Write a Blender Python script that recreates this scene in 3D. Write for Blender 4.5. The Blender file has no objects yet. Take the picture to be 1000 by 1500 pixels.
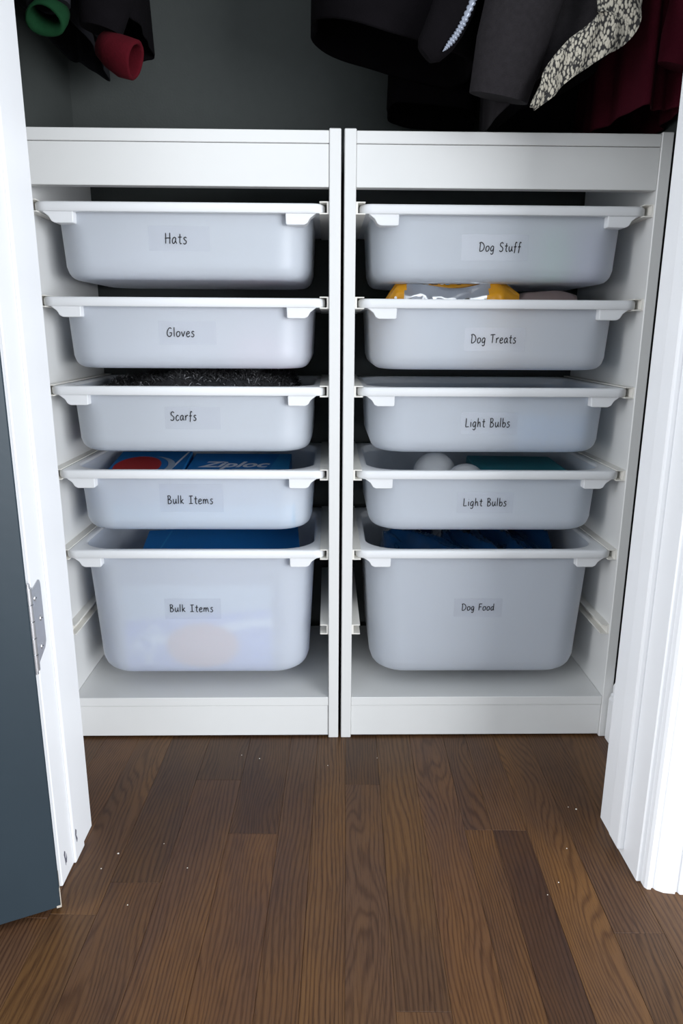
import bpy, bmesh, math, random
from mathutils import Vector, Matrix, noise

S = bpy.context.scene
COL = S.collection
PI = math.pi

# ------------------------------------------------------------------ camera
cam_d = bpy.data.cameras.new('camera')
cam_d.sensor_fit = 'HORIZONTAL'
cam_d.sensor_width = 36.0
cam_d.lens = 1037.9 / 1000.0 * 36.0
cam_d.clip_start = 0.01
cam = bpy.data.objects.new('camera', cam_d)
COL.objects.link(cam)
P_, YW, RL = 0.2490, 0.019505, 0.006042
fwd = Vector((math.sin(YW) * math.cos(P_), math.cos(YW) * math.cos(P_), -math.sin(P_)))
rgt = Vector((math.cos(YW), -math.sin(YW), 0))
upv = rgt.cross(fwd)
r2 = rgt * math.cos(RL) + upv * math.sin(RL)
u2 = -rgt * math.sin(RL) + upv * math.cos(RL)
M = Matrix((r2, u2, -fwd)).transposed().to_4x4()
M.translation = Vector((-0.0199, -1.0728, 0.6687))
cam.matrix_world = M
S.camera = cam

# ------------------------------------------------------------------ world, room light, added jamb fill, exposure
W = bpy.data.worlds.new('world')
S.world = W
W.use_nodes = True
bg = W.node_tree.nodes['Background']
bg.inputs['Color'].default_value = (0.86, 0.93, 1.0, 1)
bg.inputs['Strength'].default_value = 1.12
def area_light(name, loc, target, w_, h_, energy, col):
    d = bpy.data.lights.new(name, 'AREA')
    d.shape = 'RECTANGLE'; d.size, d.size_y = w_, h_
    d.energy = energy; d.color = col
    o = bpy.data.objects.new(name, d); COL.objects.link(o)
    o.location = loc
    o.rotation_euler = (Vector(target) - Vector(loc)).to_track_quat('-Z', 'Y').to_euler()
area_light('window_light', (1.78, -2.18, 0.70), (-0.1, 0.0, 0.4), 1.8, 1.2, 79, (0.93, 0.96, 1.0))
area_light('jamb_fill_light', (-2.3, -1.55, 0.95), (0.37, -0.25, 0.55), 1.0, 1.4, 46, (0.95, 0.97, 1.0))  # invented fill, added only to brighten the right jamb face
S.cycles.diffuse_bounces = 7
vs = S.view_settings
S.display_settings.display_device = 'sRGB'
vs.view_transform = 'Standard'
vs.look = 'None'
vs.exposure = 0.26
vs.gamma = 1.0
vs.use_curve_mapping = False

# ------------------------------------------------------------------ material helpers
def new_mat(name):
    m = bpy.data.materials.new(name)
    m.use_nodes = True
    return m, m.node_tree, m.node_tree.nodes['Principled BSDF']

def N(t, typ, **kw):
    n = t.nodes.new(typ)
    for k, v in kw.items():
        if k.startswith('i_'):
            key = k[2:]
            n.inputs[int(key) if key.isdigit() else key.replace('_', ' ')].default_value = v
        else:
            setattr(n, k, v)
    return n

def L(t, a, b): t.links.new(a, b)

def math_n(t, op, a, b=None, c=None):
    n = t.nodes.new('ShaderNodeMath'); n.operation = op
    for i, v in enumerate((a, b, c)):
        if v is None: continue
        if isinstance(v, (int, float)): n.inputs[i].default_value = v
        else: L(t, v, n.inputs[i])
    return n.outputs[0]

def simple(name, col, rough=0.5, metal=0.0, spec=0.5, var=0.06, vscale=30, bump=0.0, bscale=200, coat=0.0):
    """plain colour with a little procedural mottling and fine relief"""
    m, t, b = new_mat(name)
    tc = N(t, 'ShaderNodeTexCoord')
    no = N(t, 'ShaderNodeTexNoise', i_Scale=vscale, i_Detail=3.0)
    L(t, tc.outputs['Object'], no.inputs['Vector'])
    mix = N(t, 'ShaderNodeMix', data_type='RGBA')
    c = Vector(col)
    mix.inputs['A'].default_value = (*(c * (1 - var)), 1)
    mix.inputs['B'].default_value = (*(c * (1 + var)), 1)
    L(t, no.outputs['Fac'], mix.inputs['Factor'])
    L(t, mix.outputs['Result'], b.inputs['Base Color'])
    b.inputs['Roughness'].default_value = rough
    b.inputs['Metallic'].default_value = metal
    b.inputs['Specular IOR Level'].default_value = spec
    b.inputs['Coat Weight'].default_value = coat
    if bump:
        n2 = N(t, 'ShaderNodeTexNoise', i_Scale=bscale, i_Detail=2.0)
        L(t, tc.outputs['Object'], n2.inputs['Vector'])
        bp = N(t, 'ShaderNodeBump', i_Strength=bump, i_Distance=0.001)
        L(t, n2.outputs['Fac'], bp.inputs['Height'])
        L(t, bp.outputs['Normal'], b.inputs['Normal'])
    return m

def plastic(name, col, trans):
    """frosted polypropylene: scatters from both sides, light passes through the wall"""
    m, t, b = new_mat(name)
    t.nodes.remove(b)
    out = t.nodes['Material Output']
    d = N(t, 'ShaderNodeBsdfDiffuse', i_Color=(*col, 1))
    tr = N(t, 'ShaderNodeBsdfTranslucent', i_Color=(*col, 1))
    mx = N(t, 'ShaderNodeMixShader', i_0=trans)
    L(t, d.outputs[0], mx.inputs[1]); L(t, tr.outputs[0], mx.inputs[2])
    gl = N(t, 'ShaderNodeBsdfGlossy', i_Roughness=0.38, i_Color=(1, 1, 1, 1))
    fr = N(t, 'ShaderNodeFresnel', i_IOR=1.38)
    f = math_n(t, 'MULTIPLY', fr.outputs[0], 0.8)
    tc = N(t, 'ShaderNodeTexCoord')
    no = N(t, 'ShaderNodeTexNoise', i_Scale=900.0, i_Detail=1.0)
    L(t, tc.outputs['Object'], no.inputs['Vector'])
    bp = N(t, 'ShaderNodeBump', i_Strength=0.12, i_Distance=0.0006)
    L(t, no.outputs['Fac'], bp.inputs['Height'])
    L(t, bp.outputs[0], gl.inputs['Normal']); L(t, bp.outputs[0], d.inputs['Normal'])
    m2 = N(t, 'ShaderNodeMixShader')
    L(t, f, m2.inputs[0]); L(t, mx.outputs[0], m2.inputs[1]); L(t, gl.outputs[0], m2.inputs[2])
    L(t, m2.outputs[0], out.inputs['Surface'])
    return m

def clear_tape(name):
    m, t, b = new_mat(name)
    t.nodes.remove(b)
    out = t.nodes['Material Output']
    tr = N(t, 'ShaderNodeBsdfTransparent', i_Color=(0.995, 0.995, 1.0, 1))
    gl = N(t, 'ShaderNodeBsdfGlossy', i_Roughness=0.4)
    mx = N(t, 'ShaderNodeMixShader', i_0=0.03)
    L(t, tr.outputs[0], mx.inputs[1]); L(t, gl.outputs[0], mx.inputs[2])
    L(t, mx.outputs[0], out.inputs['Surface'])
    return m

def oak(name):
    m, t, b = new_mat(name)
    tc = N(t, 'ShaderNodeTexCoord')
    oi = N(t, 'ShaderNodeObjectInfo')
    rnd = oi.outputs['Random']
    sx = N(t, 'ShaderNodeSeparateXYZ'); L(t, tc.outputs['Object'], sx.inputs[0])
    off = math_n(t, 'MULTIPLY', rnd, 97.0)
    r2_ = math_n(t, 'FRACT', math_n(t, 'MULTIPLY', rnd, 37.7))
    r3_ = math_n(t, 'FRACT', math_n(t, 'MULTIPLY', rnd, 91.3))
    def vec(ax, ay, az):
        c = N(t, 'ShaderNodeCombineXYZ')
        L(t, math_n(t, 'MULTIPLY', sx.outputs[0], ax), c.inputs[0])
        L(t, math_n(t, 'ADD', math_n(t, 'MULTIPLY', sx.outputs[1], ay), off), c.inputs[1])
        L(t, math_n(t, 'ADD', off, az), c.inputs[2])
        return c.outputs[0]
    big = N(t, 'ShaderNodeTexNoise', i_Scale=1.0, i_Detail=1.5, i_Roughness=0.45)
    L(t, vec(15, 3.1, 0.0), big.inputs['Vector'])
    wob = N(t, 'ShaderNodeTexNoise', i_Scale=1.0, i_Detail=2.0)
    L(t, vec(120, 16, 3.0), wob.inputs['Vector'])
    amp = math_n(t, 'ADD', math_n(t, 'MULTIPLY', math_n(t, 'POWER', r2_, 1.2), 20.0), 3.0)
    frq = math_n(t, 'ADD', math_n(t, 'MULTIPLY', r3_, 110.0), 125.0)
    v = math_n(t, 'ADD', math_n(t, 'MULTIPLY', sx.outputs[0], frq), math_n(t, 'MULTIPLY', big.outputs['Fac'], amp))
    v = math_n(t, 'ADD', v, math_n(t, 'MULTIPLY', wob.outputs['Fac'], 0.8))
    s = math_n(t, 'SINE', math_n(t, 'MULTIPLY', v, 2 * PI))
    s = math_n(t, 'ADD', math_n(t, 'MULTIPLY', s, 0.5), 0.5)
    s = math_n(t, 'POWER', s, 2.4)
    pore = N(t, 'ShaderNodeTexNoise', i_Scale=1.0, i_Detail=3.0, i_Roughness=0.6)
    L(t, vec(620, 26, 7.0), pore.inputs['Vector'])
    patch = N(t, 'ShaderNodeTexNoise', i_Scale=1.0, i_Detail=2.0)
    L(t, vec(16, 5, 11.0), patch.inputs['Vector'])
    base = N(t, 'ShaderNodeMix', data_type='RGBA')
    base.inputs['A'].default_value = (0.078, 0.0395, 0.0205, 1)
    base.inputs['B'].default_value = (0.110, 0.053, 0.0190, 1)
    pmr = N(t, 'ShaderNodeMapRange', i_1=0.35, i_2=0.65)
    L(t, patch.outputs['Fac'], pmr.inputs[0]); L(t, pmr.outputs[0], base.inputs['Factor'])
    ring = N(t, 'ShaderNodeMix', data_type='RGBA', blend_type='MULTIPLY')
    L(t, base.outputs['Result'], ring.inputs['A'])
    ring.inputs['B'].default_value = (0.44, 0.37, 0.34, 1)
    L(t, math_n(t, 'MULTIPLY', s, math_n(t, 'ADD', math_n(t, 'MULTIPLY', r3_, 0.3), 0.6)), ring.inputs['Factor'])
    pr = N(t, 'ShaderNodeMapRange', i_1=0.50, i_2=0.68, i_3=0.0, i_4=0.65)
    L(t, pore.outputs['Fac'], pr.inputs[0])
    pm = N(t, 'ShaderNodeMix', data_type='RGBA', blend_type='MULTIPLY')
    L(t, ring.outputs['Result'], pm.inputs['A']); pm.inputs['B'].default_value = (0.45, 0.40, 0.38, 1)
    L(t, pr.outputs[0], pm.inputs['Factor'])
    tone = N(t, 'ShaderNodeMix', data_type='RGBA', blend_type='MULTIPLY', i_0=1.0)
    L(t, pm.outputs['Result'], tone.inputs['A']); L(t, oi.outputs['Color'], tone.inputs['B'])
    L(t, tone.outputs['Result'], b.inputs['Base Color'])
    b.inputs['Roughness'].default_value = 0.42
    b.inputs['Specular IOR Level'].default_value = 0.30
    bp = N(t, 'ShaderNodeBump', i_Strength=0.25, i_Distance=0.0006)
    bp.invert = True
    L(t, math_n(t, 'ADD', pr.outputs[0], math_n(t, 'MULTIPLY', s, 0.3)), bp.inputs['Height'])
    L(t, bp.outputs[0], b.inputs['Normal'])
    return m

def knit(name):
    m, t, b = new_mat(name)
    tc = N(t, 'ShaderNodeTexCoord')
    mp = N(t, 'ShaderNodeMapping'); mp.inputs['Scale'].default_value = (330, 330, 170)
    mp.inputs['Rotation'].default_value = (0.2, 0.75, 0.1)
    L(t, tc.outputs['Object'], mp.inputs['Vector'])
    vo = N(t, 'ShaderNodeTexVoronoi', i_Scale=1.0, i_Randomness=0.75)
    L(t, mp.outputs[0], vo.inputs['Vector'])
    cr = N(t, 'ShaderNodeValToRGB')
    cr.color_ramp.elements[0].position = 0.42; cr.color_ramp.elements[0].color = (0.33, 0.305, 0.25, 1)
    cr.color_ramp.elements[1].position = 0.62; cr.color_ramp.elements[1].color = (0.015, 0.014, 0.014, 1)
    L(t, vo.outputs['Distance'], cr.inputs[0])
    L(t, cr.outputs[0], b.inputs['Base Color'])
    b.inputs['Roughness'].default_value = 0.95
    bp = N(t, 'ShaderNodeBump', i_Strength=0.6, i_Distance=0.002); bp.invert = True
    L(t, vo.outputs['Distance'], bp.inputs['Height']); L(t, bp.outputs[0], b.inputs['Normal'])
    return m

MAT = dict(
    melamine=simple('white_melamine', (0.66, 0.66, 0.65), 0.42, var=0.015, bump=0.05, bscale=700),
    runner=simple('cream_runner_plastic', (0.72, 0.70, 0.65), 0.45, var=0.02),
    bin=plastic('frosted_bin_plastic', (0.90, 0.935, 0.985), 0.66),
    rim=plastic('frosted_rim_plastic', (0.90, 0.91, 0.925), 0.22),
    tape=clear_tape('clear_label_tape'),
    ink=simple('black_ink', (0.012, 0.012, 0.016), 0.6),
    trimw=simple('white_gloss_paint', (0.725, 0.73, 0.745), 0.4, var=0.012, vscale=12, bump=0.06, bscale=60),
    wall=simple('grey_wall_paint', (0.057, 0.064, 0.061), 0.75, var=0.08, vscale=60, bump=0.35, bscale=260),
    ceil=simple('white_ceiling_paint', (0.7, 0.7, 0.7), 0.8, bump=0.2),
    door=simple('navy_door_paint', (0.018, 0.030, 0.040), 0.42, var=0.12, vscale=9, bump=0.1, bscale=90),
    steel=simple('satin_nickel', (0.56, 0.56, 0.58), 0.34, metal=0.9, var=0.03),
    barewood=simple('bare_pale_wood', (0.38, 0.34, 0.29), 0.8, bump=0.3),
    scuff=simple('dark_scuff', (0.10, 0.10, 0.13), 0.7, var=0.4, vscale=300),
    oak=oak('dark_stained_oak'),
    subfloor=simple('dark_subfloor', (0.02, 0.012, 0.008), 0.9),
    blackcloth=simple('black_cloth', (0.0034, 0.0028, 0.0036), 0.95, spec=0.06, var=0.35, vscale=40, bump=0.5, bscale=500),
    charcoal=simple('charcoal_wool', (0.014, 0.0125, 0.014), 0.95, spec=0.1, var=0.3, vscale=160, bump=0.8, bscale=700),
    greycloth=simple('grey_cloth', (0.012, 0.012, 0.0145), 0.9, spec=0.1, var=0.2, vscale=80, bump=0.4, bscale=500),
    redcloth=simple('red_fleece', (0.048, 0.002, 0.005), 0.95, spec=0.1, var=0.15, vscale=90, bump=0.6, bscale=400),
    burgundy=simple('burgundy_wool', (0.035, 0.0022, 0.0065), 0.95, spec=0.1, var=0.3, vscale=30, bump=0.6, bscale=500),
    greencloth=simple('green_lining', (0.004, 0.028, 0.010), 0.9, spec=0.1, var=0.25, vscale=60, bump=0.4),
    zip=simple('silver_zip', (0.20, 0.22, 0.27), 0.35, metal=0.3),
    knit=knit('tweed_knit'),
    bluebox=simple('blue_carton', (0.015, 0.19, 0.52), 0.35, var=0.08),
    lightblue=simple('light_blue_print', (0.10, 0.42, 0.62), 0.35),
    paleblue=simple('pale_blue_print', (0.06, 0.20, 0.70), 0.35, var=0.1, vscale=8),
    cyanprint=simple('cyan_print', (0.04, 0.30, 0.62), 0.35),
    redprint=simple('red_print', (0.50, 0.035, 0.035), 0.35),
    whiteprint=simple('white_print', (0.8, 0.82, 0.85), 0.4),
    greyprint=simple('grey_print', (0.40, 0.50, 0.60), 0.4),
    yellow=simple('yellow_foil', (0.80, 0.36, 0.012), 0.35, var=0.08, coat=0.3),
    foil=simple('silver_foil', (0.88, 0.88, 0.90), 0.24, metal=1.0, var=0.02),
    blackprint=simple('black_print', (0.02, 0.02, 0.02), 0.4),
    pinkgrey=simple('pinkish_grey_bag', (0.34, 0.26, 0.25), 0.4, var=0.15),
    bulb=simple('frosted_bulb_glass', (0.60, 0.60, 0.60), 0.3, var=0.01),
    tealbox=simple('teal_carton', (0.02, 0.22, 0.26), 0.4),
    bluebag=simple('blue_plastic_bag', (0.004, 0.045, 0.14), 0.14, var=0.5, vscale=25, coat=0.8),
    pinkknit=simple('pink_knit', (0.75, 0.30, 0.36), 0.9, bump=0.6, bscale=300),
    orangeknit=simple('pale_knit', (0.72, 0.62, 0.60), 0.9, bump=0.6, bscale=300),
    greenpack=simple('green_pack', (0.14, 0.55, 0.22), 0.5),
    purplepack=simple('purple_pack', (0.30, 0.20, 0.50), 0.5),
    bluepack=simple('sky_blue_pack', (0.10, 0.45, 0.72), 0.5),
    peach=simple('peach_pack', (0.80, 0.42, 0.26), 0.5),
    fur=simple('black_fake_fur', (0.018, 0.018, 0.02), 0.8, var=0.6, vscale=150),
    furtip=simple('grey_fur_tips', (0.20, 0.20, 0.21), 0.6, var=0.4, vscale=200),
    crumb=simple('pale_crumbs', (0.7, 0.66, 0.6), 0.8),
    kibble=simple('brown_kibble', (0.10, 0.055, 0.03), 0.8),
)

# ------------------------------------------------------------------ mesh helpers
def link(name, me, mats, parent=None, loc=None, rot=None):
    o = bpy.data.objects.new(name, me)
    COL.objects.link(o)
    for mm in (mats if isinstance(mats, (list, tuple)) else [mats]):
        if mm.name not in [x.name for x in me.materials if x]:
            me.materials.append(mm)
    if parent is not None: o.parent = parent
    if loc is not None: o.location = loc
    if rot is not None: o.rotation_euler = rot
    return o

def pyd(name, v, f, smooth=False, mi=None):
    me = bpy.data.meshes.new(name)
    me.from_pydata([tuple(p) for p in v], [], f)
    bm = bmesh.new(); bm.from_mesh(me)
    bmesh.ops.recalc_face_normals(bm, faces=bm.faces)
    bm.to_mesh(me); bm.free()
    if mi:
        for p, k in zip(me.polygons, mi): p.material_index = k
    if smooth:
        for p in me.polygons: p.use_smooth = True
    return me

def box(name, a, b, bevel=0.0, seg=1):
    bm = bmesh.new()
    bmesh.ops.create_cube(bm, size=1.0)
    a, b = Vector(a), Vector(b)
    for v in bm.verts:
        v.co = Vector(((a[i] + b[i]) / 2 + v.co[i] * (b[i] - a[i])) for i in range(3))
    if bevel:
        bmesh.ops.bevel(bm, geom=bm.edges[:], offset=bevel, segments=seg, affect='EDGES', profile=0.5)
    me = bpy.data.meshes.new(name); bm.to_mesh(me); bm.free()
    return me

def prism(name, poly, axis, lo, hi, bevel=0.0):
    """extrude a 2D polygon along an axis (0:x with (y,z), 1:y with (x,z), 2:z with (x,y))"""
    n = len(poly); v = []
    for d in (lo, hi):
        for p, q in poly:
            v.append({0: (d, p, q), 1: (p, d, q), 2: (p, q, d)}[axis])
    f = [list(range(n))[::-1], list(range(n, 2 * n))]
    for i in range(n):
        j = (i + 1) % n
        f.append([i, j, n + j, n + i])
    me = pyd(name, v, f)
    if bevel:
        bm = bmesh.new(); bm.from_mesh(me)
        bmesh.ops.bevel(bm, geom=bm.edges[:], offset=bevel, segments=1, affect='EDGES')
        bm.to_mesh(me); bm.free()
    return me

def rrect(x0, x1, y0, y1, r, n=8):
    """rounded rectangle, counter-clockwise, 4*(n+1) points"""
    out = []
    for cx, cy, a0 in ((x1 - r, y1 - r, 0), (x0 + r, y1 - r, PI / 2), (x0 + r, y0 + r, PI), (x1 - r, y0 + r, 1.5 * PI)):
        for i in range(n + 1):
            a = a0 + PI / 2 * i / n
            out.append((cx + r * math.cos(a), cy + r * math.sin(a)))
    return out

def loft(name, rings, cap0=True, cap1=True, smooth=True, closed=False):
    n = len(rings[0]); v = [p for r in rings for p in r]; f = []
    K = len(rings)
    for k in range(K if closed else K - 1):
        a, b_ = k * n, ((k + 1) % K) * n
        for i in range(n):
            j = (i + 1) % n
            f.append([a + i, a + j, b_ + j, b_ + i])
    if not closed:
        if cap0: f.append(list(range(n))[::-1])
        if cap1: f.append(list(range((K - 1) * n, K * n)))
    return pyd(name, v, f, smooth)

def auto_smooth(me, deg=35):
    bm = bmesh.new(); bm.from_mesh(me)
    for e in bm.edges:
        e.smooth = not (len(e.link_faces) == 2 and e.calc_face_angle(0) > math.radians(deg))
    for f in bm.faces: f.smooth = True
    bm.to_mesh(me); bm.free()
    return me

def tube(name, path, radii, n=14, squash=1.0, cap=True):
    path = [Vector(p) for p in path]
    rings = []
    for i, p in enumerate(path):
        d = (path[min(i + 1, len(path) - 1)] - path[max(i - 1, 0)]).normalized()
        ref = Vector((0, 1, 0)) if abs(d.y) < 0.9 else Vector((1, 0, 0))
        u = d.cross(ref).normalized(); w = u.cross(d)
        r = radii[i] if isinstance(radii, (list, tuple)) else radii
        rings.append([p + (u * math.cos(2 * PI * k / n) + w * math.sin(2 * PI * k / n) * squash) * r for k in range(n)])
    return auto_smooth(loft(name, rings, cap, cap), 50)

def thing(name, label, cat, loc=(0, 0, 0), rot=None, group=None):
    o = bpy.data.objects.new(name, None)
    o.empty_display_size = 0.05
    COL.objects.link(o)
    o.location = loc
    if rot: o.rotation_euler = rot
    o['label'] = label; o['category'] = cat
    if group: o['group'] = group
    return o

def tag(o, label, cat, group=None):
    o['label'] = label; o['category'] = cat
    if group: o['group'] = group
    return o

def struct(name, me, mat, parent=None):
    o = link(name, me, mat, parent)
    if parent is None: o['kind'] = 'structure'
    return o

# ------------------------------------------------------------------ the room shell
WL, WR, WB = -0.474, 0.469, 0.327      # closet walls
FR = -0.330                            # room side of the front wall
BK = -0.212                            # closet side of the front wall
JL, JR = -0.348, 0.368                 # jamb faces
HEAD, CEIL = 2.03, 2.42

floor = struct('floor', box('floor', (-1.3, -1.9, -0.03), (1.3, 0.45, -0.0045)), MAT['subfloor'])
rng = random.Random(11)
plank_w = [0.057, 0.0575, 0.056, 0.058, 0.057, 0.0575, 0.057, 0.056, 0.057, 0.057, 0.0555, 0.0645, 0.0685,
           0.0685, 0.0455, 0.0465, 0.052, 0.0565, 0.0575, 0.038, 0.0477, 0.0575, 0.058, 0.056, 0.057,
           0.0575, 0.056, 0.0575, 0.057, 0.056, 0.0575]
# seam at x = 0.0075 near y = -0.1; find where the row starts
acc = 0.0
seams = [0.0]
for w_ in plank_w:
    acc += w_; seams.append(acc)
k0 = 16
shift = 0.0102 - seams[k0]
known = {11: [(-0.33)], 13: [-0.2395], 14: [-0.62], 15: [-0.30 - 0.42], 16: [-0.128], 19: [-0.2275], 20: [-0.2275], 18: [-0.70],
         17: [-0.50], 21: [-0.78], 12: [-0.12], 22: [-0.40]}
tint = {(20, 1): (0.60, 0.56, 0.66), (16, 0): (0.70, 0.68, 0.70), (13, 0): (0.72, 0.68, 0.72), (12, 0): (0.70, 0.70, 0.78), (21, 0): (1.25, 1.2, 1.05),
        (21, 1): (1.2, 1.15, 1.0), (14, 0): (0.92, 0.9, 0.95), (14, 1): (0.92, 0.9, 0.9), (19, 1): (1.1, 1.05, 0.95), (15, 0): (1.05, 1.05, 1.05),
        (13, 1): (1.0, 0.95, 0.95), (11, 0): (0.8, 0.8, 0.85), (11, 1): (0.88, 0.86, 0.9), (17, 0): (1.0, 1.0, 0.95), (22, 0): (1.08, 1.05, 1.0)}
FROT = -math.radians(1.43)
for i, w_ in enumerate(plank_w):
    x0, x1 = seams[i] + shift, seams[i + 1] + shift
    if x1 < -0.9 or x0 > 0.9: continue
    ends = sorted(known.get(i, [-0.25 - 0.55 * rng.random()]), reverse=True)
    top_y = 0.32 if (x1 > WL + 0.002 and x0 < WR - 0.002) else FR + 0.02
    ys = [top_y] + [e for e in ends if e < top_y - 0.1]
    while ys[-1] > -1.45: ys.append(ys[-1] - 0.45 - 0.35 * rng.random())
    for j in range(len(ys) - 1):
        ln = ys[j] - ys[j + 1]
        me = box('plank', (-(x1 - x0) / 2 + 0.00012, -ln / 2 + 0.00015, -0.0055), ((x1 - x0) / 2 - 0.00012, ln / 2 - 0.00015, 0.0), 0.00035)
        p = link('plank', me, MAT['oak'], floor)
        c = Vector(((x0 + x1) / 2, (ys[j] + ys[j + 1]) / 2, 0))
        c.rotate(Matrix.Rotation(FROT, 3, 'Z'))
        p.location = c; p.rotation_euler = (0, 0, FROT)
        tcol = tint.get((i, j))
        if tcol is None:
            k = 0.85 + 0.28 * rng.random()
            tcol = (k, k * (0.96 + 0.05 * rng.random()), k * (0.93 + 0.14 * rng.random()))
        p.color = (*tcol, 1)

struct('wall_back', box('wall_back', (WL - 0.1, WB, -0.03), (WR + 0.1, WB + 0.1, CEIL)), MAT['wall'])
struct('wall_left', box('wall_left', (WL - 0.1, BK, -0.03), (WL, WB, CEIL)), MAT['wall'])
struct('wall_right', box('wall_right', (WR, BK, -0.03), (WR + 0.1, WB, CEIL)), MAT['wall'])
wf = struct('wall_front', box('wall_front', (-1.3, FR, -0.03), (JL - 0.019, BK, CEIL)), MAT['wall'])
link('wall_section', box('wall_section', (JR + 0.019, FR, -0.03), (1.3, BK, CEIL)), MAT['wall'], wf)
link('wall_section', box('wall_section', (JL - 0.019, FR, HEAD + 0.019), (JR + 0.019, BK, CEIL)), MAT['wall'], wf)
struct('ceiling', box('ceiling', (WL - 0.1, FR, CEIL), (WR + 0.1, WB + 0.1, CEIL + 0.1)), MAT['ceil'])

# jambs with their stops
jl = struct('trim_1', box('jamb', (JL - 0.019, FR, 0.0), (JL, BK - 0.006, HEAD), 0.0012), MAT['trimw'])
link('door_stop', box('door_stop', (JL - 0.001, -0.291, 0.0), (JL + 0.0035, -0.257, HEAD - 0.011), 0.0025, 2), MAT['trimw'], jl)
jr = struct('trim_2', box('jamb', (JR, FR, 0.0), (JR + 0.019, BK + 0.004, HEAD), 0.0012), MAT['trimw'])
link('door_stop', box('door_stop', (JR - 0.0085, -0.289, 0.012), (JR + 0.001, -0.256, HEAD - 0.011), 0.003, 2), MAT['trimw'], jr)
jh = struct('trim_3', box('jamb', (JL - 0.019, FR, HEAD), (JR + 0.019, BK, HEAD + 0.019), 0.0012), MAT['trimw'])
link('door_stop', box('door_stop', (JL, -0.291, HEAD - 0.011), (JR, -0.257, HEAD + 0.001), 0.003, 2), MAT['trimw'], jh)
def scuff(parent, pts, x):
    v = [(x, y, z) for y, z in pts] + [(x + 0.0003, y, z) for y, z in pts]
    n = len(pts)
    f = [list(range(n)), list(range(n, 2 * n))] + [[i, (i + 1) % n, n + (i + 1) % n, n + i] for i in range(n)]
    link('scuff_mark', pyd('scuff_mark', v, f), MAT['scuff'], parent)
scuff(jl, [(-0.3155, .040), (-0.313, .037), (-0.314, .031), (-0.312, .024), (-0.3145, .018), (-0.316, .028), (-0.3175, .036)], JL)
scuff(jl, [(-0.3105, .033), (-0.3095, .026), (-0.3115, .020), (-0.313, .021)], JL)
scuff(jl, [(-0.284, .047), (-0.281, .043), (-0.283, .037), (-0.280, .030), (-0.2825, .026), (-0.2845, .033), (-0.286, .040)], JL + 0.0035)

# casings: moulded profile (distance from opening, thickness)
prof = [(0, 0), (0, .009), (.0025, .0125), (.007, .0130), (.0085, .0105), (.0105, .0105), (.0125, .0140), (.020, .0185), (.0335, .0205),
        (.0345, .0175), (.0375, .0175), (.039, .0215), (.056, .0225), (.064, .0215), (.067, .018), (.067, 0)]
struct('trim_4', auto_smooth(prism('casing', [(JR + 0.006 + a, FR - b) for a, b in prof], 2, 0.0, HEAD + 0.075), 25), MAT['trimw'])
profl = [(0, 0), (0, .005), (.004, .008), (.02, .009), (.05, .012), (.067, .012), (.067, 0)]
struct('trim_5', prism('casing', [(JL - 0.006 - a, FR - b) for a, b in profl], 2, 0.0, HEAD + 0.075), MAT['trimw'])
struct('trim_6', prism('casing', [(FR - b, HEAD + 0.008 + a) for a, b in prof], 0, JL - 0.005, JR + 0.005), MAT['trimw'])

# baseboard on the closet's right wall, stopping at the frame; and on the front wall
bprof = [(0, 0), (0.0165, 0), (0.0165, .074), (.014, .078), (.014, .082), (.0115, .085), (.0115, .097), (.006, .108), (.0, .110)]
struct('baseboard_right', auto_smooth(prism('baseboard', [(WR - a, z) for a, z in bprof], 1, BK, -0.0035), 25), MAT['trimw'])
struct('baseboard_left', auto_smooth(prism('baseboard', [(WL + a * 0.7, z) for a, z in bprof], 1, BK, -0.0035), 25), MAT['trimw'])
struct('baseboard_front', auto_smooth(prism('baseboard', [(FR - a, z) for a, z in bprof], 0, JR + 0.075, 1.3), 25), MAT['trimw'])

# ------------------------------------------------------------------ the door, folded open to the left
ang = math.radians(156.1)
Rz = -ang
piv = Vector((-0.3478, -0.3400, 0))
door = struct('door_1', box('door', (0.0, 0.0, 0.0095), (0.70, 0.035, 2.02), 0.0012), MAT['door'])
door.location = piv; door.rotation_euler = (0, 0, Rz)
# pale worn edge low down on the hinge side
link('chipped_edge', box('chipped_edge', (-0.0006, 0.004, 0.0100), (0.0004, 0.0352, 0.036), 0.0002), MAT['barewood'], door)
link('chipped_edge', box('chipped_edge', (-0.0004, 0.030, 0.0096), (0.005, 0.0356, 0.0125), 0.0003), MAT['barewood'], door)
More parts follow.
